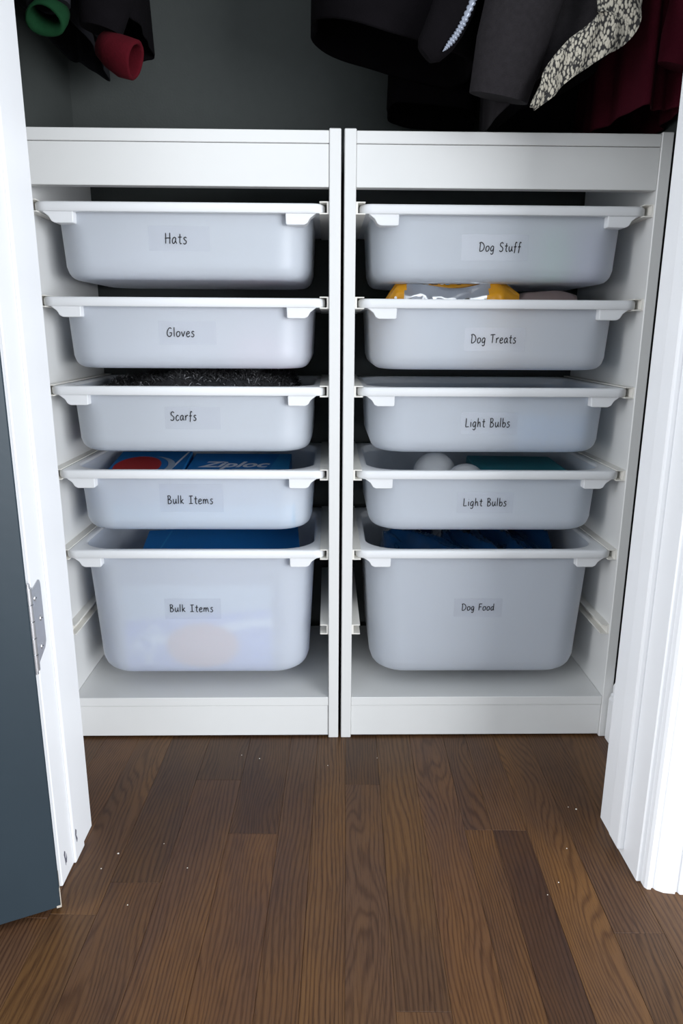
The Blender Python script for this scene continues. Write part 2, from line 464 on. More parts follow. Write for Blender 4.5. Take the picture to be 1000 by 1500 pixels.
# hinge: one leaf let into the jamb, barrel and screws
def hinge(z0):
    Mi = Matrix.Rotation(-Rz, 4, 'Z') @ Matrix.Translation(-piv)
    def put(me):
        me.transform(Mi); return me
    h = 0.093
    pts = [(-0.3365, z0), (-0.330, z0), (-0.311, z0 + 0.010), (-0.3065, z0 + 0.017), (-0.3065, z0 + h - 0.006), (-0.3085, z0 + h - 0.001), (-0.3115, z0 + h), (-0.330, z0 + h - 0.006), (-0.3365, z0 + h - 0.008)]
    pts = [(y, z) for y, z in pts]
    lf = link('hinge', put(prism('hinge_leaf', pts, 0, JL - 0.0005, JL + 0.0016, 0.0004)), MAT['steel'], door)
    lf['label'] = 'satin nickel hinge leaf screwed to the white jamb'
    zb = z0 - 0.005
    segs = 5; hh = (h + 0.006) / segs
    for k in range(segs):
        c = (JL + 0.001, -0.3395, 0)
        link('knuckle', put(tube('knuckle', [(c[0], c[1], zb + k * hh + 0.0008), (c[0], c[1], zb + (k + 1) * hh - 0.0008)], 0.0044, 14)), MAT['steel'], lf)
    link('hinge_pin', put(tube('hinge_pin', [(JL + 0.001, -0.3395, zb - 0.004), (JL + 0.001, -0.3395, zb + h + 0.010)], 0.0026, 10)), MAT['steel'], lf)
    for yy, zz in ((-0.3245, z0 + h - 0.017), (-0.315, z0 + h * 0.52), (-0.3195, z0 + 0.016)):
        bm = bmesh.new()
        bmesh.ops.create_cone(bm, cap_ends=True, segments=14, radius1=0.0037, radius2=0.0025, depth=0.0012,
                              matrix=Matrix.Translation((JL + 0.0020, yy, zz)) @ Matrix.Rotation(PI / 2, 4, 'Y'))
        me = bpy.data.meshes.new('screw'); bm.to_mesh(me); bm.free()
        link('screw', put(me), MAT['steel'], lf)
        link('screw_slot', put(box('screw_slot', (JL + 0.0024, yy - 0.0018, zz - 0.0004), (JL + 0.0028, yy + 0.0018, zz + 0.0004))), MAT['blackprint'], lf)
hinge(0.303)
hinge(1.72)

# ------------------------------------------------------------------ storage frames
ZT = [0.8448, 0.7160, 0.5878, 0.4600, 0.3308]     # rim tops of the five bins
ZR = ZT + [0.2025]                               # runners, the lowest pair empty
FD = 0.30
def frame(cx, label):
    t = thing('shelving_unit', label, 'shelving', (cx, 0, 0), group='white storage frames in the closet')
    m = MAT['melamine']
    for s in (-1, 1):
        a, b_ = sorted((s * 0.2288, s * 0.2122))
        link('side_panel', box('side_panel', (a, 0, 0), (b_, FD, 0.94), 0.0011), m, t)
        # C-shaped runners let into the panels
        for z in ZR:
            q = [(s * .2125, z + .0022), (s * .1985, z + .0022), (s * .1985, z + .0006), (s * .2090, z + .0006),
                 (s * .2090, z - .0130), (s * .1985, z - .0130), (s * .1985, z - .0148), (s * .2125, z - .0148)]
            r = link('runner', prism('runner', q, 1, 0.004, FD - 0.004, 0.0003), MAT['runner'], t)
    link('top_board', box('top_board', (-.212, 0.0012, 0.9212), (.212, FD, 0.9375), 0.0007), m, t)
    link('top_rail', box('top_rail', (-.212, 0.0018, 0.8650), (.212, 0.018, 0.9205), 0.0007), m, t)
    link('bottom_shelf', box('bottom_shelf', (-.212, 0.0015, 0.0598), (.212, FD, 0.0750), 0.0007), m, t)
    link('plinth', box('plinth', (-.212, 0.0030, 0.0035), (.212, 0.018, 0.0592), 0.0007), m, t)
    return t
CX = (-0.2312, 0.2310)
frame(CX[0], 'white open storage frame standing against the left closet wall')
frame(CX[1], 'white open storage frame standing beside the right closet wall')

# ------------------------------------------------------------------ handwriting: pen strokes per letter
G = {
 'H': (.62, [[(.06, 1.0), (.05, .5), (.02, 0)], [(.52, 1.02), (.5, .5), (.47, -.02)], [(-.04, .48), (.25, .53), (.6, .52)]]),
 'a': (.56, [[(.42, .52), (.28, .60), (.10, .46), (.03, .20), (.12, .02), (.28, .10), (.40, .34), (.43, .55), (.40, .24), (.52, .0)]]),
 't': (.46, [[(.24, .92), (.22, .5), (.19, .14), (.28, .0), (.38, .05)], [(.02, .60), (.2, .62), (.42, .62)]]),
 's': (.46, [[(.38, .54), (.24, .62), (.10, .50), (.18, .36), (.34, .24), (.30, .05), (.14, -.02), (.0, .06)]]),
 'G': (.74, [[(.60, .88), (.46, 1.0), (.24, .88), (.08, .56), (.06, .24), (.20, .02), (.42, .04), (.58, .22), (.60, .42)], [(.34, .42), (.5, .44), (.66, .42)]]),
 'l': (.24, [[(.10, 1.06), (.09, .5), (.07, .0)]]),
 'o': (.54, [[(.24, .60), (.08, .46), (.03, .20), (.14, .0), (.34, .06), (.46, .28), (.42, .52), (.24, .60)]]),
 'v': (.50, [[(.02, .58), (.10, .3), (.20, .0)], [(.20, .0), (.32, .3), (.46, .62)]]),
 'e': (.52, [[(.04, .30), (.22, .32), (.40, .42), (.34, .58), (.18, .56), (.05, .34), (.06, .10), (.20, -.02), (.36, .04), (.46, .12)]]),
 'c': (.46, [[(.38, .50), (.26, .60), (.10, .46), (.03, .2), (.12, .0), (.28, .0), (.42, .12)]]),
 'r': (.42, [[(.06, .58), (.08, .3), (.06, .0)], [(.07, .30), (.18, .52), (.30, .60), (.40, .54)]]),
 'f': (.46, [[(.44, .94), (.32, 1.04), (.22, .88), (.20, .5), (.16, .1), (.12, -.18)], [(.02, .50), (.2, .54), (.40, .54)]]),
 'S': (.62, [[(.52, .86), (.36, 1.0), (.16, .88), (.14, .66), (.32, .52), (.48, .34), (.42, .08), (.22, -.02), (.02, .10)]]),
 'B': (.64, [[(.10, .96), (.10, .5), (.08, .0)], [(.0, .92), (.22, 1.0), (.42, .88), (.36, .64), (.12, .52)], [(.12, .52), (.40, .46), (.52, .26), (.40, .06), (.20, .0), (.04, .02)]]),
 'u': (.54, [[(.05, .58), (.04, .2), (.14, .0), (.30, .12), (.40, .36)], [(.42, .60), (.40, .24), (.50, .0)]]),
 'k': (.52, [[(.08, 1.04), (.07, .5), (.05, .0)], [(.40, .58), (.24, .40), (.08, .28)], [(.10, .28), (.24, .18), (.44, .0)]]),
 'I': (.62, [[(.30, .94), (.29, .5), (.28, .03)], [(.06, .94), (.3, .97), (.56, .96)], [(.02, .02), (.28, .03), (.54, .04)]]),
 'm': (.84, [[(.06, .58), (.06, .3), (.04, .0)], [(.06, .28), (.18, .54), (.30, .52), (.34, .28), (.33, .0)], [(.34, .28), (.46, .54), (.60, .52), (.64, .24), (.74, .0)]]),
 'D': (.76, [[(.12, .96), (.11, .5), (.08, .0)], [(-.02, .90), (.24, .99), (.52, .84), (.66, .52), (.56, .20), (.32, .02), (.04, .0)]]),
 'g': (.56, [[(.42, .50), (.28, .60), (.10, .46), (.03, .22), (.14, .04), (.30, .12), (.42, .36)], [(.43, .56), (.40, .1), (.34, -.24), (.18, -.32), (.04, -.22)]]),
 'T': (.66, [[(.32, .96), (.30, .5), (.26, .0)], [(-.02, .92), (.3, .97), (.64, .97)]]),
 'L': (.56, [[(.10, 1.0), (.08, .5), (.06, .05), (.26, .03), (.50, .04)]]),
 'i': (.24, [[(.09, .58), (.09, .3), (.10, .0)], [(.11, .80), (.12, .84)]]),
 'h': (.54, [[(.08, 1.04), (.07, .5), (.05, .0)], [(.07, .28), (.20, .54), (.34, .52), (.38, .28), (.42, .0)]]),
 'b': (.54, [[(.08, 1.04), (.07, .5), (.06, .02)], [(.07, .30), (.22, .52), (.40, .44), (.44, .22), (.30, .02), (.07, .03)]]),
 'F': (.58, [[(.12, .96), (.10, .5), (.06, .0)], [(.04, .94), (.3, .97), (.56, .96)], [(.10, .52), (.28, .54), (.46, .54)]]),
 'd': (.56, [[(.40, .50), (.26, .58), (.10, .44), (.04, .18), (.16, .0), (.32, .12), (.42, .36)], [(.46, 1.04), (.44, .5), (.42, .2), (.50, .0)]]),
 ' ': (.42, []),
}
def crom(p, k=5):
    if len(p) < 3: return [Vector(a) for a in p]
    P = [Vector(p[0]) * 2 - Vector(p[1])] + [Vector(a) for a in p] + [Vector(p[-1]) * 2 - Vector(p[-2])]
    out = []
    for i in range(1, len(P) - 2):
        for j in range(k):
            u = j / k
            out.append(0.5 * (2 * P[i] + (P[i + 1] - P[i - 1]) * u + (2 * P[i - 1] - 5 * P[i] + 4 * P[i + 1] - P[i + 2]) * u * u
                              + (3 * P[i] - P[i - 1] - 3 * P[i + 1] + P[i + 2]) * u ** 3))
    out.append(P[-2])
    return out
def writing(text, width, hgt, pen):
    """thin ink ribbons in the local XZ plane, centred, facing -Y"""
    adv = sum(G[c][0] + 0.10 for c in text) - 0.10
    sx = width / adv
    v, f, x = [], [], 0.0
    for c in text:
        w_, strokes = G[c]
        for st in strokes:
            pts = [Vector(((x + a) * sx - width / 2, b_ * hgt - hgt * 0.42)) for a, b_ in crom(st)]
            base = len(v)
            for i, p in enumerate(pts):
                d = (pts[min(i + 1, len(pts) - 1)] - pts[max(i - 1, 0)])
                d = d.normalized() if d.length > 1e-9 else Vector((1, 0))
                nrm = Vector((-d.y, d.x)) * pen * (0.5 if 0 < i < len(pts) - 1 else 0.38)
                for q in (p + nrm, p - nrm):
                    v.append((q.x, 0, q.y)); 
            for i in range(len(pts) - 1):
                a = base + 2 * i
                f.append([a, a + 1, a + 3, a + 2])
        x += w_ + 0.10
    me = bpy.data.meshes.new('lettering')
    me.from_pydata(v, [], f)
    return me

# ------------------------------------------------------------------ bins
HW, Y0, Y1, RC = 0.1895, 0.0200, 0.2900, 0.058      # body at the rim
TAPER = 0.055      # sides
TF = 0.028         # front and back
def body_mesh(H, wall=0.0016, fil=0.019):
    outer, inner = [], []
    def ring(d, z, r):
        e = d * TF / TAPER if z > -H + fil else d - H * (TAPER - TF)
        return [(x, y, z) for x, y in rrect(-HW + d, HW - d, Y0 + e, Y1 - e, r, 8)]
    zs = [-0.004, -0.25 * H, -0.5 * H, -0.75 * H, -H + fil]
    for z in zs: outer.append(ring(-z * TAPER, z, RC - 0.004))
    for k in range(1, 7):
        a = PI / 2 * k / 6
        outer.append(ring(H * TAPER + fil * (1 - math.cos(a)) * 0.9, -H + fil * (1 - math.sin(a)), RC - 0.004 - 0.012 * k / 6))
    for z in zs: inner.append(ring(-z * TAPER + wall, z, RC - 0.005))
    for k in range(1, 7):
        a = PI / 2 * k / 6
        inner.append(ring(H * TAPER + wall + fil * (1 - math.cos(a)) * 0.9, -H + wall + fil * (1 - math.sin(a)), RC - 0.005 - 0.012 * k / 6))
    rings = outer[::-1] + inner
    me = loft('body', rings, True, True)
    return auto_smooth(me, 40)
def rim_mesh():
    n = 8
    o = lambda d, z, r: [(x, y, z) for x, y in rrect(-.2066 + d, .2066 - d, .0050 + d, .2960 - d, r, n)]
    i = lambda d, z, r: [(x, y, z) for x, y in rrect(-.1885 - d, .1885 + d, .0185 - d, .2885 + d, r, n)]
    rings = [i(0, -.0130, .056), i(0, -.0025, .056), i(.0012, -.0008, .057), i(.0028, 0, .059), o(.003, 0, .016), o(.0012, -.0008, .018), o(0, -.0030, .019), o(0, -.0112, .019), o(.0012, -.0130, .018)]
    me = loft('rim', rings, closed=True)
    return auto_smooth(me, 40)
RIM = rim_mesh()
BODY = {0.103: body_mesh(0.103), 0.2290: body_mesh(0.2290, fil=0.026)}
def tab_mesh(s):
    q = [(s * .150, -.0128), (s * .1505, -.0275), (s * .1525, -.0285), (s * .1765, -.0285), (s * .181, -.0262), (s * .185, -.0195), (s * .194, -.0128)]
    return prism('handle_tab', q, 1, 0.0085, 0.030, 0.0007)
TAB = {s: tab_mesh(s) for s in (-1, 1)}

bins = {}
def storage_bin(side, row, word, wx, wz, ww, wh, plate, label):
    H = 0.2290 if row == 4 else 0.103
    z = ZT[row]
    t = thing('storage_bin', label, 'bin', (CX[side], 0, z), group='white pull-out bins in the %s frame' % ('left', 'right')[side])
    link('body', BODY[H], MAT['bin'], t)
    link('rim', RIM, MAT['rim'], t)
    for s in (-1, 1): link('handle_tab', TAB[s], MAT['rim'], t)
    # clear tape label on the sloping front, with the handwriting
    sl = math.atan(TF)
    dz = wz - z
    yf = Y0 - dz * TF
    lx = wx - CX[side]
    pw, ph, ox, oz = plate
    lab = link('label', box('label', (-pw / 2 + ox, -0.00035, -ph / 2 + oz), (pw / 2 + ox, 0.0, ph / 2 + oz)), MAT['tape'], t, (lx, yf - 0.00012, dz), (sl, 0, 0))
    lab['label'] = 'clear tape label reading %s' % word
    link('lettering', writing(word, ww, wh * 0.88, 0.0014), MAT['ink'], lab, (0, -0.0006, 0))
    bins[(side, row)] = t
    return t
k = 1.014
def wx_(a, b): return -0.02 + ((a + b) / 2 + 0.02) * k
storage_bin(0, 0, 'Hats', wx_(-.2521, -.2210), .797, .0315, .0165, (.088, .034, .004, .001), 'translucent white bin labelled Hats')
storage_bin(0, 1, 'Gloves', wx_(-.2571, -.2162), .6657, .0415, .0145, (.085, .034, .010, .0), 'translucent white bin labelled Gloves')
storage_bin(0, 2, 'Scarfs', wx_(-.2587, -.2186), .5410, .0405, .0150, (.085, .034, .014, -.002), 'translucent white bin labelled Scarfs')
storage_bin(0, 3, 'Bulk Items', wx_(-.2698, -.1988), .4092, .072, .0150, (.100, .046, .002, .004), 'shallow translucent bin labelled Bulk Items, fourth in the left frame')
storage_bin(0, 4, 'Bulk Items', wx_(-.2763, -.2058), .2255, .0715, .0145, (.092, .036, .002, .0), 'deep translucent bin labelled Bulk Items at the bottom of the left frame')
storage_bin(1, 0, 'Dog Stuff', wx_(.1971, .2578), .7892, .0615, .0140, (.098, .036, -.008, .0), 'translucent white bin labelled Dog Stuff')
storage_bin(1, 1, 'Dog Treats', wx_(.1917, .2594), .6590, .0685, .0145, (.092, .034, .002, .0), 'translucent white bin labelled Dog Treats')
storage_bin(1, 2, 'Light Bulbs', wx_(.1896, .2582), .5325, .0695, .0155, (.088, .034, .002, .0), 'translucent bin labelled Light Bulbs, upper of the two with those words')
storage_bin(1, 3, 'Light Bulbs', wx_(.1924, .2609), .4060, .0695, .0145, (.090, .034, .0, .0), 'translucent bin labelled Light Bulbs holding round bulbs, lower of the two')
storage_bin(1, 4, 'Dog Food', wx_(.1986, .2519), .2270, .054, .0135, (.080, .032, .0, .0), 'deep translucent bin labelled Dog Food at the bottom of the right frame')

# ------------------------------------------------------------------ things in the bins
def bz(row): return ZT[row] - (0.2290 if row == 4 else 0.103) + 0.0018     # inside bottom of a bin

def text_mesh(s, size, shear=0.25, bold=0.012):
    c = bpy.data.curves.new('text', 'FONT')
    c.body = s; c.size = size; c.shear = shear; c.offset = bold * size; c.align_x = 'CENTER'; c.align_y = 'CENTER'; c.resolution_u = 3
    o = bpy.data.objects.new('text', c); COL.objects.link(o)
    dg = bpy.context.evaluated_depsgraph_get()
    me = bpy.data.meshes.new_from_object(o.evaluated_get(dg))
    me.materials.clear()
    bpy.data.objects.remove(o); bpy.data.curves.remove(c)
    return me
def disc(name, rx, ry, n=28):
    return pyd(name, [(rx * math.cos(2 * PI * i / n), ry * math.sin(2 * PI * i / n), 0) for i in range(n)], [list(range(n))])
def strip(name, pts):
    return pyd(name, [(x, y, 0) for x, y in pts], [list(range(len(pts)))])

def carton(name, dim, mat, label, cat, loc, rot=(0, 0, 0), group=None, crush=0.0):
    t = thing(name, label, cat, loc, rot, group)
    w_, d_, h_ = dim
    if crush:
        me = prism('carton', [(-d_ / 2, crush * 1.2), (-d_ / 2 + crush, 0), (d_ / 2, 0), (d_ / 2, h_), (-d_ / 2, h_)], 0, -w_ / 2, w_ / 2, 0.001)
    else:
        me = box('carton', (-w_ / 2, -d_ / 2, 0), (w_ / 2, d_ / 2, h_), 0.0012)
    link('carton', me, mat, t)
    # the tuck flap at the end
    link('flap', box('flap', (-w_ / 2 - 0.0009, -d_ / 2 + 0.003, h_ * 0.12), (-w_ / 2 + 0.0001, d_ / 2 - 0.003, h_ * 0.9), 0.0003), mat, t)
    return t

# shallow Bulk Items bin: lower cartons lying flat, upper ones tilted to the front
b0 = bz(3)
xb = CX[0]
t = carton('bag_carton', (0.29, 0.11, 0.045), MAT['lightblue'], 'pale blue carton lying under the tilted blue ones in the shallow Bulk Items bin', 'carton', (xb + 0.012, 0.0845, b0 + 0.0002), (math.radians(1.6), 0, 0), None, 0.013)
tl = math.radians(6)
t = carton('bag_carton', (0.128, 0.19, 0.036), MAT['bluebox'], 'blue carton with a red and white swirl, left in the shallow Bulk Items bin', 'carton', (xb - 0.100, 0.142, b0 + 0.0475), (tl, 0, 0.04))
link('front_band', box('front_band', (-.064, -.0954, .001), (.064, -.0948, .012)), MAT['cyanprint'], t)
link('red_oval', disc('red_oval', .040, .060), MAT['redprint'], t, (-.018, .0, .0364))
sw = [(-.004 + .05 * math.cos(a), .065 * math.sin(a)) for a in [x * .14 - 1.5 for x in range(21)]]
sw2 = [(x + .012, y * .92) for x, y in sw][::-1]
link('white_swirl', strip('white_swirl', sw + sw2), MAT['greyprint'], t, (-.012, .0, .0366))
link('white_line', strip('white_line', [(.03, -.09), (.034, -.09), (.06, .09), (.056, .09)]), MAT['whiteprint'], t, (0, 0, .0365))
t = carton('bag_carton', (0.176, 0.18, 0.034), MAT['bluebox'], 'blue carton with large white slanted lettering, right in the shallow Bulk Items bin', 'carton', (xb + 0.056, 0.140, b0 + 0.0475), (tl, 0, 0))
link('front_panel', box('front_panel', (.040, -.0904, .0008), (.087, -.0898, .030)), MAT['cyanprint'], t)
lo = link('logo', text_mesh('Ziploc', 0.040, 0.35, 0.03), MAT['whiteprint'], t, (-.010, .016, .0346))
lo.scale = (1.12, 1.2, 1)
link('small_print', strip('small_print', [(-.01, -.013), (.046, -.013), (.047, -.009), (-.009, -.009)]), MAT['greyprint'], t, (0, 0, .0345))
link('light_corner', strip('light_corner', [(.045, -.09), (.088, -.09), (.088, .085), (.066, .085)]), MAT['cyanprint'], t, (0, 0, .0344))

# deep Bulk Items bin
b1 = bz(4)
yfr = Y0 + 0.2290 * TF + 0.0105
t = thing('bag_carton', 'large blue and red printed carton standing against the front of the deep Bulk Items bin', 'carton', (xb - 0.004, Y0 + 0.229 * TF + 0.0045 + 0.032, b1 + 0.0002), (math.radians(1.6), 0, 0))
link('carton', prism('carton', [(-.032, .018), (-.016, 0), (.032, 0), (.032, .165), (-.032, .165)], 0, -.122, .122, 0.001), MAT['paleblue'], t)
link('flap', box('flap', (.122, -.029, 0.02), (.1228, .029, .145), 0.0003), MAT['paleblue'], t)
lo = link('logo', text_mesh('Zip', 0.052, 0.2, 0.02), MAT['whiteprint'], t, (-.086, -.0325, .060), (PI / 2, math.radians(-68), 0))
ro = link('red_oval', disc('red_oval', .060, .040), MAT['redprint'], t, (.006, -.0324, .056), (PI / 2, 0, 0))
link('white_band', strip('white_band', [(-.07, .06), (.10, .09), (.122, .09), (.122, .105), (.09, .105), (-.08, .07)]), MAT['whiteprint'], t, (0, -.0323, .0), (PI / 2, 0, 0))
link('pale_print', strip('pale_print', [(-.122, .10), (.122, .12), (.122, .164), (-.122, .164)]), MAT['greyprint'], t, (0, -.0322, 0), (PI / 2, 0, 0))
t = carton('bag_carton', (0.28, 0.155, 0.030), MAT['bluebox'], 'wide blue carton lying aslant on top in the deep Bulk Items bin', 'carton', (xb + 0.020, 0.160, b1 + 0.163), (math.radians(9), math.radians(-2.2), math.radians(4)))
link('pale_corner', strip('pale_corner', [(.010, -.0775), (.060, -.0775), (.072, -.035), (.03, -.035)]), MAT['lightblue'], t, (0, 0, .0304))
link('crease', strip('crease', [(-.12, -.0775), (-.116, -.0775), (-.095, .07), (-.098, .07)]), MAT['cyanprint'], t, (0, 0, .0304))
carton('bag_carton', (0.24, 0.10, 0.150), MAT['bluebox'], 'blue carton standing under the slanted one at the back of the deep Bulk Items bin', 'carton', (xb + 0.012, 0.1900, b1 + 0.0002))

# Scarfs bin: black fluffy scarf heaped to the rim
def mound(name, hw, hd, h0, hfun, nx=36, ny=22, seed=1, amp=0.006, sc=22):
    """closed heap: a bumpy top over a flat bottom"""
    v, f = [], []
    for lvl in (1, 0):
        for j in range(ny + 1):
            for i in range(nx + 1):
                u, w_ = i / nx * 2 - 1, j / ny * 2 - 1
                # squircle footprint
                x = hw * u * math.sqrt(max(0, 1 - 0.14 * w_ * w_ * w_ * w_)); y = hd * w_ * math.sqrt(max(0, 1 - 0.14 * u ** 4))
                if lvl:
                    e = (1 - abs(u) ** 6) * (1 - abs(w_) ** 6)
                    z = h0 * 0.25 + (hfun(u, w_) - h0 * 0.25) * min(1, e * 1.8) ** 0.6 + amp * noise.noise(Vector((x * sc, y * sc, seed * 3.1))) * e
                    z = max(z, 0.004)
                else: z = 0
                v.append((x, y, z))
    n = (nx + 1) * (ny + 1)
    for j in range(ny):
        for i in range(nx):
            a = j * (nx + 1) + i
            f.append([a, a + 1, a + nx + 2, a + nx + 1])
            f.append([n + a + nx + 1, n + a + nx + 2, n + a + 1, n + a])
    def side(idx):
        for a, b_ in zip(idx[:-1], idx[1:]): f.append([a, b_, n + b_, n + a])
    side(list(range(nx + 1))); side([i * (nx + 1) + nx for i in range(ny + 1)])
    side([ny * (nx + 1) + i for i in range(nx + 1)]); side([i * (nx + 1) for i in range(ny + 1)])
    return pyd(name, v, f, True)
xs, ys_, zs_ = CX[0], 0.155, bz(2)
scarf = thing('fluffy_scarf', 'black fluffy scarf heaped above the rim of the Scarfs bin', 'scarf', (xs, ys_, zs_))
hf = lambda u, w_: 0.108 + 0.010 * math.sin(3 * u + 1) + 0.006 * w_
link('scarf_body', mound('scarf_body', 0.172, 0.116, 0.10, hf, 40, 26, 5, 0.012, 26), MAT['fur'], scarf)
def fibres(nf, ln, seed, light):
    r = random.Random(seed); v, f = [], []
    for _ in range(nf):
        u, w_ = r.uniform(-.95, .95), r.uniform(-.95, .95)
        e = (1 - abs(u) ** 6) * (1 - abs(w_) ** 6)
        x, y = .172 * u * math.sqrt(1 - .14 * w_ ** 4), .116 * w_ * math.sqrt(1 - .14 * u ** 4)
        z = .025 + (hf(u, w_) - .025) * min(1, e * 1.8) ** .6 + .012 * noise.noise(Vector((x * 26, y * 26, 15.5))) * e - .002
        d = Vector((r.uniform(-1, 1), r.uniform(-1.2, .6), r.uniform(.1, .8))).normalized() * ln * r.uniform(.5, 1.2)
        s = d.cross(Vector((r.uniform(-1, 1), r.uniform(-1, 1), r.uniform(-1, 1)))).normalized() * 0.0006
        p = Vector((x, y, z)); b_ = len(v)
        v += [p - s, p + s, p + d * .6 + s * .8 + Vector((0, 0, .001)), p + d * .6 - s * .8 + Vector((0, 0, .001)), p + d - Vector((0, 0, .001))]
        f += [[b_, b_ + 1, b_ + 2, b_ + 3], [b_ + 3, b_ + 2, b_ + 4]]
    me = bpy.data.meshes.new('fur'); me.from_pydata(v, [], f); return me
fo = link('fur', fibres(9000, .013, 2, 0), MAT['fur'], scarf); fo['kind'] = 'stuff'
fo = link('fur_tips', fibres(1800, .011, 3, 1), MAT['furtip'], scarf); fo['kind'] = 'stuff'

# Hats bin: a black hat with a folded peak showing over the rim
hat = thing('folded_hat', 'black hat with its folded corner poking above the Hats bin', 'hat', (CX[0] + 0.060, 0.135, bz(0)))
link('crown', mound('crown', 0.085, 0.085, 0.09, lambda u, w_: 0.092 - 0.02 * u * u, 20, 18, 3, 0.008, 20), MAT['blackcloth'], hat)
pk = [(-.018, -.002, .078), (.022, 0, .076), (.016, .004, .100), (-.004, .002, .123), (-.010, .0, .112)]
v = [(x, y - .004, z) for x, y, z in pk] + [(x, y + .006, z) for x, y, z in pk]
f = [[0, 1, 2, 3, 4], [9, 8, 7, 6, 5]] + [[i, (i + 1) % 5, 5 + (i + 1) % 5, 5 + i] for i in range(5)]
link('folded_peak', pyd('folded_peak', v, f), MAT['blackcloth'], hat, (-.035, 0.04, 0))
def woolly(name, x, row, mat, label, cat, hw, hd, y, hh, seed, side=0):
    o = link(name, mound(name, hw, hd, hh, lambda u, w_: hh * (1 - .18 * u * u), 18, 14, seed, .006, 30), mat, None, (CX[side] + x, y, bz(row)))
    tag(o, label, cat); return o
woolly('knit_hat', -0.075, 0, MAT['orangeknit'], 'pale knitted hat showing faintly through the Hats bin', 'hat', 0.070, 0.08, 0.125, 0.07, 8)
woolly('knit_glove', 0.110, 1, MAT['pinkknit'], 'pink knitted glove glowing through the right end of the Gloves bin', 'glove', 0.050, 0.06, 0.100, 0.055, 9)
woolly('knit_glove', -0.060, 1, MAT['orangeknit'], 'pale knitted glove showing faintly through the left of the Gloves bin', 'glove', 0.090, 0.07, 0.115, 0.06, 10)

# Dog Stuff
def pack(x, row, mat, label, dim, y, side=1, name='soft_pack'):
    o = link(name, auto_smooth(box(name, (-dim[0] / 2, -dim[1] / 2, 0), (dim[0] / 2, dim[1] / 2, dim[2]), min(dim) * 0.25, 3), 50), mat, None, (CX[side] + x, y, bz(row) + 0.0002))
    tag(o, label, 'pack'); return o
pack(0.080, 0, MAT['greenpack'], 'green pack showing through the right half of the Dog Stuff bin', (0.050, 0.06, 0.076), 0.0595)
pack(0.132, 0, MAT['purplepack'], 'purple pack showing through the right end of the Dog Stuff bin', (0.048, 0.06, 0.076), 0.0600)
# upper Light Bulbs
c_ = carton('bulb_carton', (0.11, 0.07, 0.062), MAT['bluepack'], 'sky blue carton showing through the right end of the upper Light Bulbs bin', 'carton', (CX[1] + 0.095, 0.0645, bz(2) + 0.0002), (math.radians(1.6), 0, 0), None, 0.013)
# lower Light Bulbs
def bulb(x, y, z, r, rot, label):
    t = thing('globe_bulb', label, 'light bulb', (x, y, z), rot, 'globe bulbs in the lower Light Bulbs bin')
    prof = []
    for k in range(0, 15):
        a = PI * k / 14 * 0.86
        prof.append((r * math.sin(a), r + r * math.cos(a) * 1.0))
    zend = prof[-1][1]
    prof += [(0.0135, zend - 0.006), (0.0130, zend - 0.012)]
    n = 24
    rings = [[(max(p, 1e-4) * math.cos(2 * PI * i / n), max(p, 1e-4) * math.sin(2 * PI * i / n), zz) for i in range(n)] for p, zz in prof]
    link('globe', loft('globe', rings), MAT['bulb'], t)
    zb = zend - 0.012
    pr = []
    for k in range(13):
        pr.append((0.0125 + 0.0008 * (k % 2), zb - k * 0.0014))
    pr += [(0.007, zb - 0.019), (0.004, zb - 0.0215)]
    rings = [[(p * math.cos(2 * PI * i / n), p * math.sin(2 * PI * i / n), zz) for i in range(n)] for p, zz in pr]
    link('screw_base', loft('screw_base', rings), MAT['steel'], t)
    return t
zf = bz(3)
bulb(CX[1] - 0.062, 0.120, zf + 0.039, 0.0370, (math.radians(-24), 0, 0.3), 'large frosted globe bulb, left and farther back in the lower Light Bulbs bin')
bulb(CX[1] - 0.027, 0.074, zf + 0.034, 0.0340, (math.radians(-28), 0, -0.4), 'frosted globe bulb nearest the rim of the lower Light Bulbs bin')
carton('bulb_carton', (0.135, 0.18, 0.024), MAT['whiteprint'], 'low white carton under the two globe bulbs', 'carton', (CX[1] - 0.068, 0.145, zf + 0.0003))
for i in range(2):
    c_ = carton('bulb_carton', (0.15, 0.14, (0.055, 0.032)[i]), (MAT['whiteprint'], MAT['tealbox'])[i],
                ('white carton under the teal one in the lower Light Bulbs bin', 'flat teal carton with a white edge at the right of the lower Light Bulbs bin')[i],
                'carton', (CX[1] + 0.078, 0.155, zf + 0.0003 + i * 0.0555), (0, 0, (0.0, -0.06)[i]))
link('pale_edge', box('pale_edge', (-.074, -.0706, .027), (.074, -.0698, .0318)), MAT['whiteprint'], c_)
